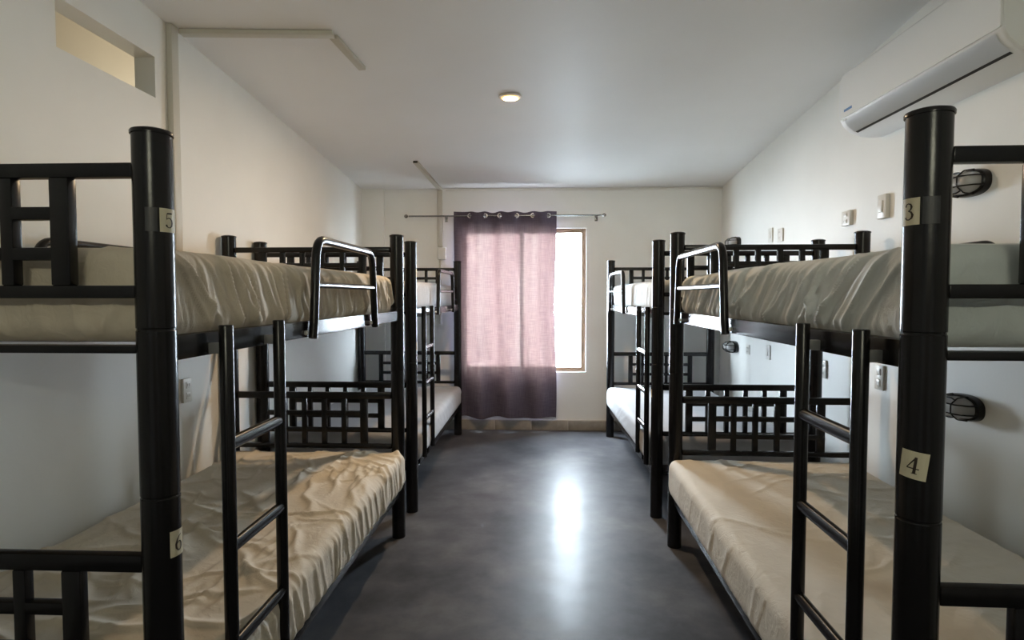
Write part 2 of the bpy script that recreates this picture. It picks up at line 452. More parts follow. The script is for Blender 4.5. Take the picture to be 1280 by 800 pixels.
DIG = {
 '5': [([(.20, .97), (.84, 1.0)], [.10, .12]), ([(.21, .98), (.16, .56)], [.05, .05]),
       ([(.16, .56), (.35, .66), (.58, .65), (.78, .52), (.84, .33), (.76, .13), (.55, .0), (.32, .0), (.15, .10), (.14, .2)], [.05, .06, .08, .12, .15, .12, .07, .06, .12, .13])],
 '6': [([(.80, .99), (.55, .92), (.32, .72), (.18, .45), (.20, .20), (.38, .03), (.60, .02), (.80, .17), (.82, .36), (.70, .54), (.50, .58), (.30, .48), (.20, .36)], [.05, .06, .10, .14, .14, .08, .07, .12, .13, .09, .06, .05, .05])],
 '3': [([(.14, .80), (.20, .94), (.42, 1.0), (.66, .94), (.74, .78), (.66, .62), (.42, .54)], [.13, .08, .06, .10, .14, .10, .05]),
       ([(.42, .54), (.70, .47), (.84, .28), (.76, .10), (.52, .0), (.26, .02), (.12, .16)], [.05, .10, .15, .12, .07, .07, .13])],
 '4': [([(.66, 1.0), (.04, .30)], [.09, .05]), ([(.04, .30), (.98, .30)], [.07, .07]), ([(.64, 1.0), (.64, .02)], [.14, .16]), ([(.44, .01), (.88, .01)], [.05, .05])],
}
def number_tag(parent, phi, z, w, h, digit, rot=0.0, tape=None):
    """paper sticker wrapped on the round post, with its printed figure"""
    bm = bmesh.new()
    def P(u, v, off):
        r = PR + off
        cu, su = math.cos(rot), math.sin(rot)
        u2, v2 = u * cu - v * su, u * su + v * cu
        a = phi + u2 / PR
        return bm.verts.new((r * math.cos(a), r * math.sin(a), z + v2))
    def patch(u0, u1, v0, v1, off, mi, n=8):
        prev = None
        for i in range(n + 1):
            u = u0 + (u1 - u0) * i / n
            cur = (P(u, v0, off), P(u, v1, off))
            if prev:
                f = bm.faces.new((prev[0], cur[0], cur[1], prev[1])); f.material_index = mi
            prev = cur
    patch(-w / 2, w / 2, -h / 2, h / 2, 0.0009, 0)
    if tape: patch(tape[0], tape[1], -h / 2, h / 2, 0.0006, 2)
    if digit:
        gh, gw = h * 0.60, h * 0.40
        for pts, wd in DIG[digit]:
            # resample
            Q = []; Wd = []
            for i in range(len(pts) - 1):
                for k in range(4):
                    t = k / 4
                    Q.append((pts[i][0] * (1 - t) + pts[i + 1][0] * t, pts[i][1] * (1 - t) + pts[i + 1][1] * t)); Wd.append(wd[i] * (1 - t) + wd[i + 1] * t)
            Q.append(pts[-1]); Wd.append(wd[-1])
            prev = None
            for i, (qx, qy) in enumerate(Q):
                a = Q[max(0, i - 1)]; c = Q[min(len(Q) - 1, i + 1)]
                tx, ty = (c[0] - a[0]) * gw, (c[1] - a[1]) * gh
                ln = math.hypot(tx, ty) or 1; nx, ny = -ty / ln, tx / ln
                hwid = Wd[i] * gh * 0.5
                x, y = (qx - 0.5) * gw, (qy - 0.5) * gh
                cur = (P(x + nx * hwid, y + ny * hwid, 0.0015), P(x - nx * hwid, y - ny * hwid, 0.0015))
                if prev:
                    f = bm.faces.new((prev[0], prev[1], cur[1], cur[0])); f.material_index = 1
                prev = cur
    o = mesh_obj('number_tag', bm_mesh(bm, 'number_tag'), ['paper', 'ink', 'tape'], parent)
    o['label'] = 'cream paper number sticker'
    return o

def post_mesh():
    g = 0.0016
    prof = [(0.030, 0.0), (PR - 0.001, 0.0), (PR, 0.004), (PR, 0.966), (PR - g, 0.968), (PR - g, 0.971), (PR, 0.973), (PR, 1.320), (PR - g, 1.322), (PR - g, 1.325), (PR, 1.327), (PR, BH - 0.012)]
    return lathe_me(prof, 40)
CAPP = [(PR - 0.004, BH - 0.0121), (PR + 0.0025, BH - 0.0115), (PR + 0.0028, BH - 0.006), (PR + 0.001, BH - 0.003), (0.027, BH + 0.001), (0.010, BH + 0.003)]
POST = post_mesh(); CAP = lathe_me(CAPP, 40)

V_POS = [0.197, 0.313, 0.429, 0.545, 0.661, 0.777]
def end_board(root, sg, ly, name, top, hs, bot, th):
    """slatted end panel: full width top and bottom bars with a lattice between"""
    x0, x1 = PR, BW - PR
    cx = sg * BW / 2
    part = mesh_obj(name, box_me(x1 - x0, 0.026, th, 0.003, 'bar'), 'metal', root, (cx, ly, top))
    mesh_obj('bottom_bar', box_me(x1 - x0, 0.026, 0.027, 0.003, 'bar'), 'metal', part, (0, 0, bot - top))
    zt, zb = top - th / 2, bot + 0.0135
    for i, v in enumerate(V_POS):
        w = 0.042 if i in (0, 5) else 0.028
        mesh_obj('upright', box_me(w, 0.025, zt - zb, 0.003, 'bar'), 'metal', part, (sg * v - cx, 0, (zt + zb) / 2 - top))
    for z in hs:
        mesh_obj('cross_bar', box_me(V_POS[5] - V_POS[0], 0.0245, 0.027, 0.003, 'bar'), 'metal', part, (0, 0, z - top))
    return part

def bunk(x0, y0, ang, sg, lad, rungs, gy0, gy1, tags, label):
    root = empty('bunk_bed', (x0, y0, 0), ang)
    tag(root, label, 'bunk bed', 'black metal bunk beds')
    posts = []
    for lx, ly in ((0, 0), (0, BL), (BW, 0), (BW, BL)):
        po = mesh_obj('post', POST, 'metal', root, (sg * lx, ly, 0))
        mesh_obj('post_cap', CAP, 'metal', po)
        posts.append(po)
    for a in tags:
        number_tag(posts[0], *a)
    # long rails
    for nm, z0, z1 in (('upper_rail', 1.252, 1.307), ('lower_rail', 0.250, 0.305)):
        for lx in (0, BW):
            mesh_obj(nm, box_me(0.030, BL - 2 * PR + 0.004, z1 - z0, 0.003, 'rail'), 'metal', root, (sg * lx, BL / 2, (z0 + z1) / 2))
        for ly in (0, BL):
            mesh_obj(nm.replace('rail', 'end_rail'), box_me(BW - 2 * PR + 0.004, 0.030, 0.017, 0.003, 'rail'), 'metal', root, (sg * BW / 2, ly, z1 - 0.026))
    # supports below the mattresses
    for z in (1.2815, 0.280):
        for k in range(5):
            ly = BL * (k + 0.75) / 5.5
            mesh_obj('slat', box_me(BW - 0.03, 0.045, 0.014, 0.002, 'slat'), 'metal', root, (sg * BW / 2, ly, z))
    for ly in (0, BL):
        end_board(root, sg, ly, 'upper_end_board', 1.6555, (1.567, 1.482), 1.402, 0.030)
        end_board(root, sg, ly, 'lower_end_board', 0.821, (0.718, 0.622), 0.528, 0.037)
    # ladder
    la, lb = lad
    LX = -0.055
    lad_o = empty('ladder', (0, 0, 0)); lad_o.parent = root
    for ly in (la, lb):
        mesh_obj('ladder_rail', cyl_me(0.0165, 0.318, 1.324, 20, 0.003), 'metal', lad_o, (sg * LX, ly, 0))
        for z in (1.268, 0.335):
            mesh_obj('bracket', box_me(0.040, 0.016, 0.026, 0.002, 'br'), 'bracket' if z > 1 else 'metal', lad_o, (sg * -0.034, ly, z if z > 1 else 0.33))
        # foot plate that reaches in to the lower rail
        mesh_obj('foot_bracket', box_me(0.014, 0.016, 0.09, 0.002, 'fb'), 'metal', lad_o, (sg * -0.022, ly, 0.315))
    for z in rungs:
        mesh_obj('rung', tube_me([(sg * LX, la + 0.012, 0), (sg * LX, la + 0.035, 0.0), (sg * LX, lb - 0.035, 0.0), (sg * LX, lb - 0.012, 0)], 0.013, 14, ry=0.017), 'metal', lad_o, (0, 0, z))
    # guard rails, front and wall side
    for lx, nm in ((-0.033, 'front'), (BW + 0.0, 'wall')):
        off = sg * lx
        gd = empty('guard_rail', (0, 0, 0)); gd.parent = root
        zb = 1.248 if nm == 'front' else 1.309
        a, c = gy0, gy1
        pts = fillet([(off, a, zb), (off, a + 0.012, 1.30), (off, a + 0.045, 1.592), (off, c - 0.045, 1.592), (off, c - 0.012, 1.30), (off, c, zb)], 0.075, 7)
        mesh_obj('guard_tube', tube_me(pts, 0.0155, 14), 'metal', gd)
        mesh_obj('middle_bar', tube_me([(off, a + 0.028, 1.432), (off, c - 0.028, 1.432)], 0.0115, 12), 'metal', gd)
        if nm == 'front':
            for ly, s in ((a, -1), (c, -1)):
                mesh_obj('bolt', cyl_me(0.008, -0.006, 0.006, 12, 0.002), 'bolt', gd, (sg * -0.021, ly + s * 0.026, 1.268), (0, PI / 2, 0))
    return root

T_L = math.radians
bunk(-.807, 1.206, 0.0, -1, (0.175, 0.462), (1.033, 0.777, 0.528), 0.775, 1.545,
     [(T_L(-11), 1.550, 0.040, 0.049, '5', 0.0, (-0.046, -0.023)), (T_L(-4), 0.868, 0.040, 0.056, '6', 0.0)], 'black metal bunk bed with taupe upper mattress, number 5 sticker on its post')
bunk(-.815, 3.719, -.003, -1, (0.14, 0.43), (1.047, 0.808, 0.569), 0.80, 1.60,
     [(T_L(12), 1.538, 0.040, 0.052, None), (T_L(12), 1.070, 0.040, 0.052, None)], 'black metal bunk bed left of the curtain, white lower mattress')
bunk(.727, 1.145, -.014, 1, (0.113, 0.392), (1.09, 0.855, 0.612), 1.125, 1.965,
     [(T_L(-165), 1.550, 0.037, 0.050, '3', 0.0, (0.022, 0.050)), (T_L(-136), 1.078, 0.046, 0.052, '4', -0.12)], 'black metal bunk bed with grey upper mattress, below the air conditioner')
bunk(.743, 3.698, .017, 1, (0.055, 0.345), (1.03, 0.78, 0.552), 1.12, 1.95,
     [(T_L(170), 1.538, 0.040, 0.048, None), (T_L(170), 0.785, 0.040, 0.048, None)], 'black metal bunk bed right of the window, white lower mattress')

# ------------------------------------------------------------------ mattresses in fitted sheets
def smooth01(x):
    x = np.clip(x, 0, 1); return x * x * (3 - 2 * x)

def vnoise(p, sc, seed):
    """cheap smooth noise on Nx3 points: sum of sines with random directions"""
    rs = np.random.RandomState(seed)
    out = np.zeros(len(p))
    for k in range(9):
        d = rs.normal(size=3); d /= np.linalg.norm(d)
        out += np.sin(p @ d * sc * rs.uniform(0.6, 1.6) + rs.uniform(0, 6.28))
    return out / 4.5

def mattress(x0, y0, ang, sg, zb, zt, lxa, lxb, lya, lyb, mats, label, seed, pleats=None, wrinkles=14, wamp=0.006, crown=0.008, step=0.012, tuck=0.0, end_mat=None, sag=0.0):
    rs = np.random.RandomState(seed)
    lo = np.array([lxa, lya, zb]); hi = np.array([lxb, lyb, zt]); r = 0.045
    Vs = []; Fs = []; base = 0
    n = [max(6, int(round((hi[k] - lo[k]) / (step * (1.7 if k == 0 and pleats and step < 0.007 else 1.0))))) for k in range(3)]
    for ax in range(3):
        for side in (0, 1):
            u, v = [k for k in range(3) if k != ax]
            gu = np.linspace(lo[u], hi[u], n[u] + 1); gv = np.linspace(lo[v], hi[v], n[v] + 1)
            U, Vv = np.meshgrid(gu, gv, indexing='ij')
            P = np.zeros(U.shape + (3,)); P[..., u] = U; P[..., v] = Vv; P[..., ax] = hi[ax] if side else lo[ax]
            Vs.append(P.reshape(-1, 3))
            idx = np.arange(U.size).reshape(U.shape) + base
            q = np.stack([idx[:-1, :-1], idx[1:, :-1], idx[1:, 1:], idx[:-1, 1:]], -1).reshape(-1, 4)
            flip = (side == 1) == (ax == 1)
            if flip: q = q[:, ::-1]
            Fs.append(q); base += U.size
    V = np.concatenate(Vs); F = np.concatenate(Fs)
    key = np.round(V * 1e5).astype(np.int64)
    _, first, inv = np.unique(key, axis=0, return_index=True, return_inverse=True)
    inv = inv.reshape(-1)
    V = V[first]; F = inv[F]
    inner = np.clip(V, lo + r, hi - r)
    d = V - inner
    ln = np.linalg.norm(d, axis=1); N = d / np.maximum(ln, 1e-9)[:, None]
    V = inner + N * r
    h = (V[:, 2] - zb) / (zt - zb)
    wtop = np.clip(N[:, 2], 0, 1) ** 1.5
    wfr = np.clip(-N[:, 0], 0, 1) ** 1.2
    wend = np.clip(-N[:, 1], 0, 1) ** 1.2 + np.clip(N[:, 1], 0, 1) ** 1.2
    disp = np.zeros(len(V))
    # soft crown and unevenness
    cxn = (V[:, 0] - lxa) / (lxb - lxa); cyn = (V[:, 1] - lya) / (lyb - lya)
    disp += wtop * crown * (np.sin(PI * np.clip(cxn, 0, 1)) ** 0.5 * np.sin(PI * np.clip(cyn, 0, 1)) ** 0.5)
    disp += 0.0025 * vnoise(V, 9, seed) + 0.0012 * vnoise(V, 26, seed + 1)
    # wrinkles on the top (and a little over the edge)
    for k in range(wrinkles):
        c = np.array([rs.uniform(lxa, lxb), rs.uniform(lya, lyb)])
        a = rs.choice([rs.normal(0.2, 0.45), rs.normal(1.45, 0.4)]); dr = np.array([math.cos(a), math.sin(a)])
        rel = V[:, :2] - c
        s = rel @ dr; t = rel @ np.array([-dr[1], dr[0]])
        Lw = rs.uniform(0.10, 0.34); bend = rs.uniform(-0.8, 0.8)
        t = t - bend * s * s + 0.010 * np.sin(s * rs.uniform(14, 30) + rs.uniform(0, 6))
        w1, w2 = rs.uniform(0.005, 0.009), rs.uniform(0.011, 0.028)
        prof = np.where(t > 0, np.exp(-(t / w2) ** 2), np.exp(-(t / w1) ** 2))
        disp += (wtop + 0.45 * wfr) * wamp * rs.uniform(0.4, 1.1) * prof * np.exp(-(s / Lw) ** 4)
    # pleats on the aisle side: (count, slant, amplitude)
    if pleats:
        cnt, slant, amp = pleats
        for k in range(cnt):
            yk = lya + (lyb - lya) * (k + rs.uniform(0.05, 0.95)) / cnt
            sl = slant * rs.uniform(0.5, 1.4); cur = rs.uniform(-0.03, 0.06)
            hh = 1 - h
            t = V[:, 1] - (yk + sl * hh + cur * hh * hh)
            w1, w2 = rs.uniform(0.0035, 0.006), rs.uniform(0.010, 0.026)
            if rs.rand() < 0.3: w1, w2 = w2, w1
            prof = np.where(t > 0, np.exp(-(np.abs(t) / w2) ** 1.5), np.exp(-(np.abs(t) / w1) ** 1.5))
            top_fade = smooth01((1.02 - h) / rs.uniform(0.08, 0.45)); 
            disp += wfr * amp * rs.uniform(0.3, 1.15) * prof * (0.25 + 0.75 * top_fade)
        ne = max(3, cnt // 4)
        for k in range(ne):
            xk = lxa + (lxb - lxa) * (k + rs.uniform(0.1, 0.9)) / ne
            t = V[:, 0] - (xk + rs.uniform(-0.2, 0.25) * (1 - h))
            w1, w2 = rs.uniform(0.006, 0.012), rs.uniform(0.02, 0.045)
            prof = np.where(t > 0, np.exp(-(np.abs(t) / w2) ** 1.5), np.exp(-(np.abs(t) / w1) ** 1.5))
            disp += wend * amp * rs.uniform(0.3, 0.9) * prof * smooth01((1.05 - h) / 0.8)
        # fine tight pleats between the big ones
        if cnt > 30:
            q = V[:, 1] - slant * (1 - h) * (0.8 + 0.3 * np.sin(V[:, 1] * 3 + seed))
            ph = q / 0.042 + 0.55 * np.sin(q * 19 + seed) + 0.4 * np.sin(q * 41 + 2 * seed)
            saw = ph - np.floor(ph)
            ridge = np.where(saw < 0.22, saw / 0.22, ((1 - saw) / 0.78) ** 1.6)
            ridge = ridge * ridge * (3 - 2 * ridge)
            msk = np.clip(0.55 + 0.55 * np.sin(V[:, 1] * 7.3 + seed) + 0.35 * np.sin(V[:, 1] * 17 + 4 * h + seed), 0.12, 1.0)
            disp += wfr * 0.0050 * ridge * msk * (0.25 + 0.75 * smooth01((1.0 - h) / 0.35))
        # small gathers along the bottom hem
        gath = np.sin(V[:, 1] * 95 + 3 * np.sin(V[:, 1] * 17 + seed)) * np.clip(1 - h / 0.28, 0, 1)
        disp += wfr * 0.0028 * gath
    # tuck the lower edge in under the mattress
    disp -= (wfr + wend) * tuck * np.clip(1 - h / 0.35, 0, 1) ** 2
    disp *= 1 - np.clip(-N[:, 2], 0, 1)
    V = V + N * disp[:, None]
    W = V.copy(); W[:, 0] *= sg
    # origin at the base centre
    me = bpy.data.meshes.new('mattress')
    oc = np.array([sg * (lxa + lxb) / 2, (lya + lyb) / 2, zb])
    F2 = F if sg > 0 else F[:, ::-1]
    me.from_pydata((W - oc).tolist(), [], F2.tolist())
    me.update()
    bmx = bmesh.new(); bmx.from_mesh(me); bmesh.ops.recalc_face_normals(bmx, faces=bmx.faces[:]); bmx.to_mesh(me); bmx.free()
    me.polygons.foreach_set('use_smooth', [True] * len(me.polygons))
    for mm in mats: me.materials.append(MATS[mm])
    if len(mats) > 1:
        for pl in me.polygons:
            if pl.normal.y < -0.4 and pl.center.y < -(lyb - lya) / 2 + 0.05: pl.material_index = 1  # near-end faces take the second, light-tinted colour
    o = bpy.data.objects.new('mattress', me); COL.objects.link(o)
    c, s = math.cos(ang), math.sin(ang)
    o.location = (x0 + c * oc[0] - s * oc[1], y0 + s * oc[0] + c * oc[1], zb)
    o.rotation_euler = (0, 0, ang)
    tag(o, label, 'mattress', 'mattresses in fitted sheets')
    return o

Y0, Y1 = PR + 0.012, BL - PR - 0.012
A = (-.807, 1.206, 0.0, -1); B = (-.815, 3.719, -.003, -1); C = (.727, 1.145, -.014, 1); D = (.743, 3.698, .017, 1)
mattress(*A, 1.2900, 1.500, 0.016, BW - 0.05, Y0, Y1, ['sheet_taupe'], 'upper mattress in a pleated taupe sheet, on the bunk with stickers 5 and 6', 11, pleats=(40, 0.11, 0.0185), wrinkles=12, wamp=0.005, step=0.0055, tuck=0.006)
mattress(*A, 0.3055, 0.512, -0.052, BW - 0.05, Y0, Y1, ['sheet_beige'], 'lower mattress in a crumpled beige sheet, under the bunk with sticker 6', 23, pleats=(30, 0.05, 0.010), wrinkles=110, wamp=0.0125, step=0.008, tuck=0.010)
mattress(*C, 1.2900, 1.497, 0.016, BW - 0.05, Y0, Y1, ['sheet_grey', 'sheet_grey_cool_lit'], 'upper mattress in a grey sheet with slanting pleats, on the bunk with sticker 3', 35, pleats=(38, 0.24, 0.019), wrinkles=12, wamp=0.005, step=0.0055, tuck=0.006)
mattress(*C, 0.3055, 0.508, -0.052, BW - 0.05, Y0, Y1, ['sheet_cream'], 'lower mattress in a smooth cream sheet, beside the post with sticker 4', 47, pleats=(10, 0.12, 0.004), wrinkles=50, wamp=0.0055, step=0.010, tuck=0.010)
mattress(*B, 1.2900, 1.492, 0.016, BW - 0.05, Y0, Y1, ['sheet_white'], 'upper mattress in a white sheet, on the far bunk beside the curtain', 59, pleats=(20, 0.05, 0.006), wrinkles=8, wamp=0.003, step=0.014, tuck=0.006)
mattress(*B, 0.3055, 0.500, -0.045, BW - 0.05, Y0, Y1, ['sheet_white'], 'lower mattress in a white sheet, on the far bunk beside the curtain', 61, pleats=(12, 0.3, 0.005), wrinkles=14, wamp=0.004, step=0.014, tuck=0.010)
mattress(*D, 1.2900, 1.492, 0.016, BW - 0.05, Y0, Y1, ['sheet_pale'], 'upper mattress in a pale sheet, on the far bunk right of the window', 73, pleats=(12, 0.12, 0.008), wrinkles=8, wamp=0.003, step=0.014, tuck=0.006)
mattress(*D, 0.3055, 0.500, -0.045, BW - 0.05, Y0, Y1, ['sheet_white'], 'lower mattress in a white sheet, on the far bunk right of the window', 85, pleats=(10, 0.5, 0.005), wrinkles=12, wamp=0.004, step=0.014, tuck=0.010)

# ------------------------------------------------------------------ curtain and rod
RY, RZ = YB - 0.085, 2.205
rod = empty('curtain_rod', (-0.36, YB, RZ)); tag(rod, 'thin metal curtain rod across the top of the window', 'curtain rod')
def to(o, x, y, z): return (x - o.location.x, y - o.location.y, z - o.location.z)
mesh_obj('pole', tube_me([to(rod, -1.33, RY, RZ), to(rod, 0.63, RY, RZ)], 0.008, 12), 'rod', rod)
for x, s in ((-1.335, -1), (0.635, 1)):
    mesh_obj('finial', lathe_me([(0.006, 0), (0.010, 0.004), (0.017, 0.012), (0.020, 0.024), (0.014, 0.036), (0.004, 0.042)], 16), 'rod', rod, to(rod, x, RY, RZ), (0, s * PI / 2, 0))
for x in (-0.955, 0.585):
    br = mesh_obj('bracket', tube_me([to(rod, x, YB, RZ - 0.02), to(rod, x, RY, RZ - 0.02), to(rod, x, RY, RZ - 0.008)], 0.006, 8), 'rod', rod)
    mesh_obj('mount_plate', box_me(0.03, 0.006, 0.06, 0.002, 'mp'), 'rod', br, to(rod, x, YB - 0.003, RZ - 0.02))

CX0, CX1, CZ0, CZ1 = -0.865, 0.180, 0.140, 2.243
cur = empty('curtain', ((CX0 + CX1) / 2, RY, CZ0)); tag(cur, 'mauve woven eyelet curtain hanging over the left part of the window', 'curtain')
NXc, NZc = 220, 120
GX = [-0.70, -0.545, -0.395, -0.225, -0.06, 0.095]     # eyelets
def wave(x, zt):
    """fold depth (towards the room negative)"""
    # phase advances by pi between eyelets
    k = np.interp(x, [-0.865] + GX + [0.18], [-0.9, 0, 1, 2, 3, 4, 5, 5.55])
    a = 0.030 + 0.016 * (1 - zt)
    w = a * np.cos(k * PI + 0.5 * PI) * 0.9
    w += 0.010 * (1 - zt) * np.sin(x * 23 + zt * 2.0) + 0.004 * np.sin(x * 47 + 1.3 + zt * 3)
    return w
verts = []
for j in range(NZc + 1):
    zt = j / NZc
    xs = np.linspace(0, 1, NXc + 1)
    x = CX0 + (CX1 - CX0) * xs
    wv = wave(x, zt)
    xl = CX0 + 0.030 * (1 - zt) ** 1.5 + 0.01 * math.sin(zt * 5) * (1 - zt)
    xr = CX1 - 0.018 * math.sin(zt * 3.1) ** 2 * (1 if zt > 0.5 else 0.6) + 0.008 * math.sin(zt * 9) * (1 - zt)
    xx = xl + (xr - xl) * xs
    z = CZ0 + (CZ1 - CZ0) * zt + 0.010 * np.sin(x * 14 + 0.6) * (1 - zt) ** 3 + 0.006 * np.cos(np.interp(x, GX, range(6)) * PI * 2) * zt ** 6
    # returned left edge, folded towards the wall
    fold = np.clip((CX0 + 0.085 - x) / 0.085, 0, 1)
    yy = RY + wv - 0.005 - 0.02 * fold
    for i in range(NXc + 1):
        verts.append((float(xx[i]) - cur.location.x, float(yy[i]) - cur.location.y, float(z[i]) - cur.location.z))
faces = []
hole = []
for g in GX:
    hole.append((g - cur.location.x, RZ - cur.location.z))
for j in range(NZc):
    for i in range(NXc):
        a = j * (NXc + 1) + i
        q = (a, a + 1, a + NXc + 2, a + NXc + 1)
        mx_ = sum(verts[t][0] for t in q) / 4; mz_ = sum(verts[t][2] for t in q) / 4
        if any((mx_ - hx) ** 2 + (mz_ - hz) ** 2 < 0.017 ** 2 for hx, hz in hole): continue
        faces.append(q)
me = bpy.data.meshes.new('cloth'); me.from_pydata(verts, [], faces); me.update()
me.polygons.foreach_set('use_smooth', [True] * len(me.polygons))
mesh_obj('cloth', me, 'curtain', cur)
# top hem: doubled cloth, seen as a darker band
hv = []; hf = []
n0 = int(NZc * 0.945); rows = list(range(n0, NZc + 1))
for j in rows:
    for i in range(NXc + 1):
        v = verts[j * (NXc + 1) + i]; hv.append((v[0], v[1] + 0.004, v[2]))
for j in range(len(rows) - 1):
    for i in range(NXc):
        a = j * (NXc + 1) + i
        q = (a, a + 1, a + NXc + 2, a + NXc + 1)
        mx_ = sum(hv[t][0] for t in q) / 4; mz_ = sum(hv[t][2] for t in q) / 4
        if any((mx_ - hx) ** 2 + (mz_ - hz) ** 2 < 0.017 ** 2 for hx, hz in hole): continue
        hf.append(q)
me = bpy.data.meshes.new('hem'); me.from_pydata(hv, [], hf); me.update(); me.polygons.foreach_set('use_smooth', [True] * len(me.polygons))
mesh_obj('hem', me, 'curtain', cur)
for gx in GX:
    gw = float(wave(np.array([gx]), 0.98)[0])
    bm = bmesh.new()
    tube_bm(bm, [(0.021 * math.cos(t), 0, 0.021 * math.sin(t)) for t in np.linspace(0, 2 * PI, 24, endpoint=False)], 0.0055, 8, True)
    mesh_obj('eyelet', bm_mesh(bm, 'eyelet', True), 'steel', cur, to(cur, gx, RY + gw - 0.004, RZ))

# ------------------------------------------------------------------ ceiling lamp
LXc, LYc = -0.187, 3.854
LZc = ceil_z(LXc, LYc)
dl = empty('ceiling_downlight', (LXc, LYc, LZc)); tag(dl, 'small round lit downlight glowing warm in the ceiling', 'ceiling light')
mesh_obj('trim_ring', lathe_me([(0.062, 0.002), (0.074, 0.002), (0.076, -0.003), (0.072, -0.007), (0.063, -0.008)], 40), 'lamp_ring', dl)
mesh_obj('halo_rim', lathe_me([(0.062, 0.0), (0.062, -0.0085), (0.052, -0.0115), (0.0475, -0.012)], 32), 'lamp_halo', dl)  # ring added to show the glow around the lens
mesh_obj('lens', lathe_me([(0.047, -0.002), (0.047, -0.012), (0.036, -0.015), (0.004, -0.017)], 32), 'lamp_lens', dl)
lamp = area('downlight_lamp', (0, 0, -0.022), (0, 0, 0), 0.06, 0.06, 22, (1.0, 0.72, 0.44), shape='DISK')
lamp.parent = dl

# ------------------------------------------------------------------ cable ducts
dk = empty('cable_duct', (XL, 2.905, 0)); tag(dk, 'white cable duct climbing the wall and crossing the ceiling corner', 'cable duct')
def duct(root, name, p0, p1, w, h, down):
    o = root.location
    return pt_box(name, Vector(p0) - o, Vector(p1) - o, w, h, 'duct', root, down)
zc = lambda x, y: ceil_z(x, y)
duct(dk, 'wall_duct', (XL, 2.885, 1.50), (XL, 2.885, zc(XL, 2.885)), 0.055, 0.030, (1, 0, 0))
duct(dk, 'ceiling_duct', (XL + 0.03, 2.935, zc(XL, 2.935)), (-1.045, 3.005, zc(-1.045, 3.005)), 0.050, 0.024, (0, 0, -1))
duct(dk, 'branch_duct', (-1.055, 3.03, zc(-1.055, 3.03)), (-1.012, 3.385, zc(-1.012, 3.385)), 0.042, 0.022, (0, 0, -1))
dk2 = empty('cable_duct', (-1.02, YB, 0)); tag(dk2, 'white cable duct running from ceiling to box left of the curtain', 'cable duct')
duct(dk2, 'ceiling_duct', (-1.075, 5.13, zc(-1.075, 5.13)), (-1.015, YB, zc(-1.015, YB)), 0.045, 0.022, (0, 0, -1))
duct(dk2, 'wall_duct', (-1.02, YB, 1.90), (-1.02, YB, zc(-1.02, YB) - 0.02), 0.055, 0.022, (0, -1, 0))
duct(dk2, 'lower_duct', (-1.02, YB, 1.10), (-1.02, YB, 1.77), 0.025, 0.016, (0, -1, 0))
mesh_obj('junction_box', box_me(0.085, 0.04, 0.125, 0.006, 'jb'), 'plastic', dk2, to(dk2, -1.0, YB - 0.02, 1.83))
mesh_obj('duct_opening', box_me(0.038, 0.004, 0.018, 0, 'do'), 'dark', dk2, to(dk2, -1.075, 5.126, zc(-1.075, 5.13) - 0.012))

# ------------------------------------------------------------------ air conditioner
AY0, AY1 = 2.185, 3.310
ac = empty('air_conditioner', (XR, (AY0 + AY1) / 2, 2.25)); tag(ac, 'white split air conditioner high on the wall', 'air conditioner')
prof = [(0.0, 2.250), (0.060, 2.246), (0.110, 2.250), (0.160, 2.268), (0.200, 2.300), (0.219, 2.333), (0.224, 2.40), (0.222, 2.53), (0.214, 2.570), (0.195, 2.588), (0.15, 2.592), (0.0, 2.592)]
def extrude_prof(prof, ya, yb, name, m, inset=0.012, parent=ac):
    bm = bmesh.new(); rings = []
    cx_ = sum(q[0] for q in prof) / len(prof); cz_ = sum(q[1] for q in prof) / len(prof)
    for y, s in ((ya, 1 - inset * 5), (ya + inset * 0.35, 1 - inset * 2), (ya + inset, 1), (yb - inset, 1), (yb - inset * 0.35, 1 - inset * 2), (yb, 1 - inset * 5)):
        rings.append([bm.verts.new((-(q[0] if q[0] == 0 else cx_ + (q[0] - cx_) * s), y - ac.location.y, cz_ + (q[1] - cz_) * s - 2.25)) for q in prof])
    for a, c in zip(rings, rings[1:]):
        for i in range(len(prof)):
            bm.faces.new((a[i], a[(i + 1) % len(prof)], c[(i + 1) % len(prof)], c[i]))
    bm.faces.new(rings[0]); bm.faces.new(rings[-1])
    bmesh.ops.recalc_face_normals(bm, faces=bm.faces[:])
    return mesh_obj(name, bm_mesh(bm, name, True, math.radians(28)), m, parent)
extrude_prof(prof, AY0, AY1, 'body', 'ac')
# front panel, proud of the body, with its crease at the lower edge
fp = [(0.205, 2.345), (0.2275, 2.342), (0.2285, 2.40), (0.2265, 2.53), (0.2185, 2.572), (0.200, 2.590), (0.195, 2.585)]
extrude_prof(fp, AY0 + 0.004, AY1 - 0.004, 'front_panel', 'ac', 0.006)
# louver flap below the crease and the dark slot along its edge
def sheet_strip(name, pts, ya, yb, th, m):
    bm = bmesh.new()
    vs = []
    for y in (ya, yb):
        vs.append([bm.verts.new((-q[0], y - ac.location.y, q[1] - 2.25)) for q in pts])
    for i in range(len(pts) - 1):
        bm.faces.new((vs[0][i], vs[0][i + 1], vs[1][i + 1], vs[1][i]))
    g = bmesh.ops.solidify(bm, geom=bm.faces[:], thickness=th)
    bmesh.ops.recalc_face_normals(bm, faces=bm.faces[:])
    return mesh_obj(name, bm_mesh(bm, name, True, math.radians(30)), m, ac)
sheet_strip('louver_flap', [(0.2225, 2.331), (0.204, 2.2985), (0.166, 2.2675)], AY0 + 0.035, AY1 - 0.05, 0.004, 'ac_side')
sheet_strip('outlet_slot', [(0.1645, 2.2685), (0.152, 2.2625)], AY0 + 0.04, AY1 - 0.055, 0.003, 'dark')
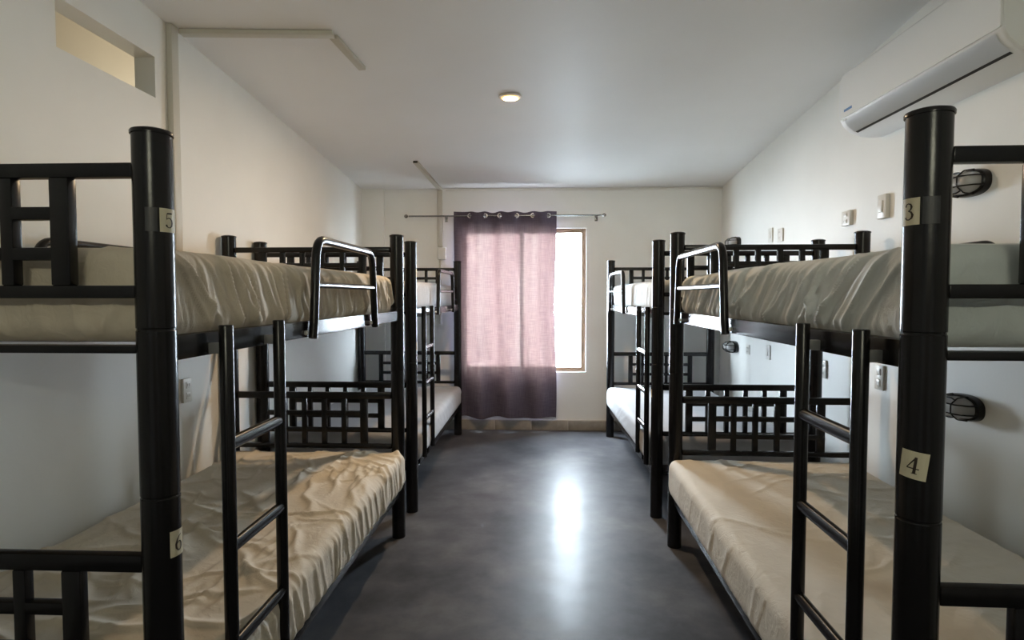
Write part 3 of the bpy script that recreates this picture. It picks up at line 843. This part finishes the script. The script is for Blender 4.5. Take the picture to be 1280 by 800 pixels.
bd = mesh_obj('badge', box_me(0.002, 0.075, 0.012, 0, 'bd'), 'blue', ac, (-0.2295, AY1 - 0.10 - ac.location.y, 2.375 - 2.25)); bd['label'] = 'small blue badge'
mesh_obj('indicator', box_me(0.004, 0.03, 0.012, 0.001, 'ind'), 'bulb', ac, (-0.2225, AY1 - 0.055 - ac.location.y, 2.330 - 2.25))

# ------------------------------------------------------------------ bulkhead wall lamps
def stadium(a, b2, n=40, e=2.6):
    out = []
    for k in range(n):
        t = 2 * PI * k / n
        c, s = math.cos(t), math.sin(t)
        out.append((a * math.copysign(abs(c) ** (2 / e), c), b2 * math.copysign(abs(s) ** (2 / e), s)))
    return out
def bulk_shell(levels, a, b2):
    bm = bmesh.new(); rings = []
    for dx, sc in levels:
        rings.append([bm.verts.new((-dx, y * (1 - (1 - sc) * (b2 / a) if sc > 0.2 else sc), z * sc)) for y, z in stadium(a, b2)])
    for p_, q_ in zip(rings, rings[1:]):
        for i in range(len(p_)):
            bm.faces.new((p_[i], p_[(i + 1) % len(p_)], q_[(i + 1) % len(p_)], q_[i]))
    bm.faces.new(rings[0]); bm.faces.new(rings[-1])
    bmesh.ops.recalc_face_normals(bm, faces=bm.faces[:])
    return bm_mesh(bm, 'shell', True, math.radians(50))
SA, SB = 0.105, 0.056
M_BASE = bulk_shell([(0, 1.0), (0.022, 1.0), (0.032, 0.95), (0.036, 0.86), (0.034, 0.80)], SA, SB)
M_GLASS = bulk_shell([(0.030, 0.80), (0.060, 0.77), (0.080, 0.66), (0.092, 0.45), (0.096, 0.22)], SA, SB)
def cage_mesh():
    bm = bmesh.new()
    for z in (-0.020, 0.020):
        pts = [(-0.030, -0.098, z), (-0.065, -0.092, z), (-0.097, -0.060, z), (-0.102, 0, z), (-0.097, 0.060, z), (-0.065, 0.092, z), (-0.030, 0.098, z)]
        tube_bm(bm, fillet(pts, 0.03, 4), 0.0032, 8)
    pts = [(-0.078, 0.066 * math.cos(t), 0.043 * math.sin(t)) for t in np.linspace(0, 2 * PI, 32, endpoint=False)]
    tube_bm(bm, pts, 0.0034, 8, True)
    for y in (-0.045, 0.045):
        pts = [(-0.030, y, -0.052), (-0.072, y, -0.046), (-0.100, y, -0.020), (-0.100, y, 0.020), (-0.072, y, 0.046), (-0.030, y, 0.052)]
        tube_bm(bm, fillet(pts, 0.02, 3), 0.0030, 8)
    bmesh.ops.recalc_face_normals(bm, faces=bm.faces[:])
    return bm_mesh(bm, 'cage', True, math.radians(50))
M_CAGE = cage_mesh()
M_BULB = lathe_me([(0.010, -0.055), (0.014, -0.03), (0.014, 0.0), (0.024, 0.025), (0.026, 0.042), (0.018, 0.058), (0.004, 0.064)], 18)
for y, z, lb in ((2.615, 1.872, 'black caged oval wall lamp above the upper mattress at sticker 3'), (2.610, 0.913, 'black caged oval wall lamp beside the post with sticker 4'),
                 (5.60, 1.885, 'far black caged wall lamp just showing above the end board'), (5.62, 0.912, 'far black caged wall lamp below the upper bunk rail')):
    t = empty('wall_lamp', (XR, y, z)); tag(t, lb, 'wall lamp', 'caged wall lamps')
    mesh_obj('base', M_BASE, 'metal', t); g = mesh_obj('glass', M_GLASS, 'lamp_glass', t)
    mesh_obj('cage', M_CAGE, 'metal', t); mesh_obj('bulb', M_BULB, 'bulb', t, (-0.055, 0, 0), (PI / 2, 0, 0))

# ------------------------------------------------------------------ switches and sockets
def plate(x, s, y, z, w, h, th, kind, label):
    t = empty('wall_socket' if kind == 'socket' else 'wall_switch', (x, y, z)); tag(t, label, 'wall socket' if kind == 'socket' else 'wall switch', 'wall plates')
    mesh_obj('plate', box_me(th, w, h, 0.004, 'pl'), 'plastic', t, (s * th / 2, 0, 0))
    if kind == 'socket':
        for dz in (-h * 0.22, h * 0.22):
            sk = mesh_obj('outlet', box_me(0.004, w * 0.46, h * 0.27, 0.0015, 'ol'), 'plastic', t, (s * (th + 0.001), 0, dz))
            for dy in (-w * 0.10, w * 0.10):
                mesh_obj('slot', box_me(0.002, 0.004, h * 0.11, 0, 'sl'), 'socket', sk, (s * 0.002, dy, 0))
    else:
        mesh_obj('rocker', box_me(0.008, w * 0.42, h * 0.50, 0.002, 'rk'), 'plastic', t, (s * (th + 0.002), 0, 0), (0, 0.06, 0))
plate(XR, -1, 3.25, 1.870, 0.078, 0.128, 0.024, 'switch', 'tall white wall switch nearest the post with sticker 3')
plate(XR, -1, 3.62, 1.856, 0.095, 0.088, 0.022, 'socket', 'small squarish white socket left of the tall switch')
plate(XR, -1, 4.80, 1.875, 0.080, 0.115, 0.010, 'switch', 'flat white wall plate above the end board, the left of two')
plate(XR, -1, 4.60, 1.857, 0.085, 0.100, 0.014, 'socket', 'white wall plate above the end board, the right of two')
plate(XR, -1, 5.27, 0.920, 0.095, 0.085, 0.008, 'socket', 'faint white socket beside the far lower wall lamp')
plate(XR, -1, 4.80, 0.940, 0.075, 0.118, 0.012, 'switch', 'white wall plate under the upper rail, second from the window')
plate(XR, -1, 3.88, 0.920, 0.075, 0.118, 0.012, 'socket', 'white wall plate seen behind the ladder beside sticker 4')
plate(XR, -1, 3.255, 0.952, 0.080, 0.135, 0.012, 'socket', 'shaded wall socket between ladder and post with sticker 4')
plate(XL, 1, 2.95, 0.905, 0.075, 0.125, 0.016, 'socket', 'white double socket low on the wall beside sticker 6 post')
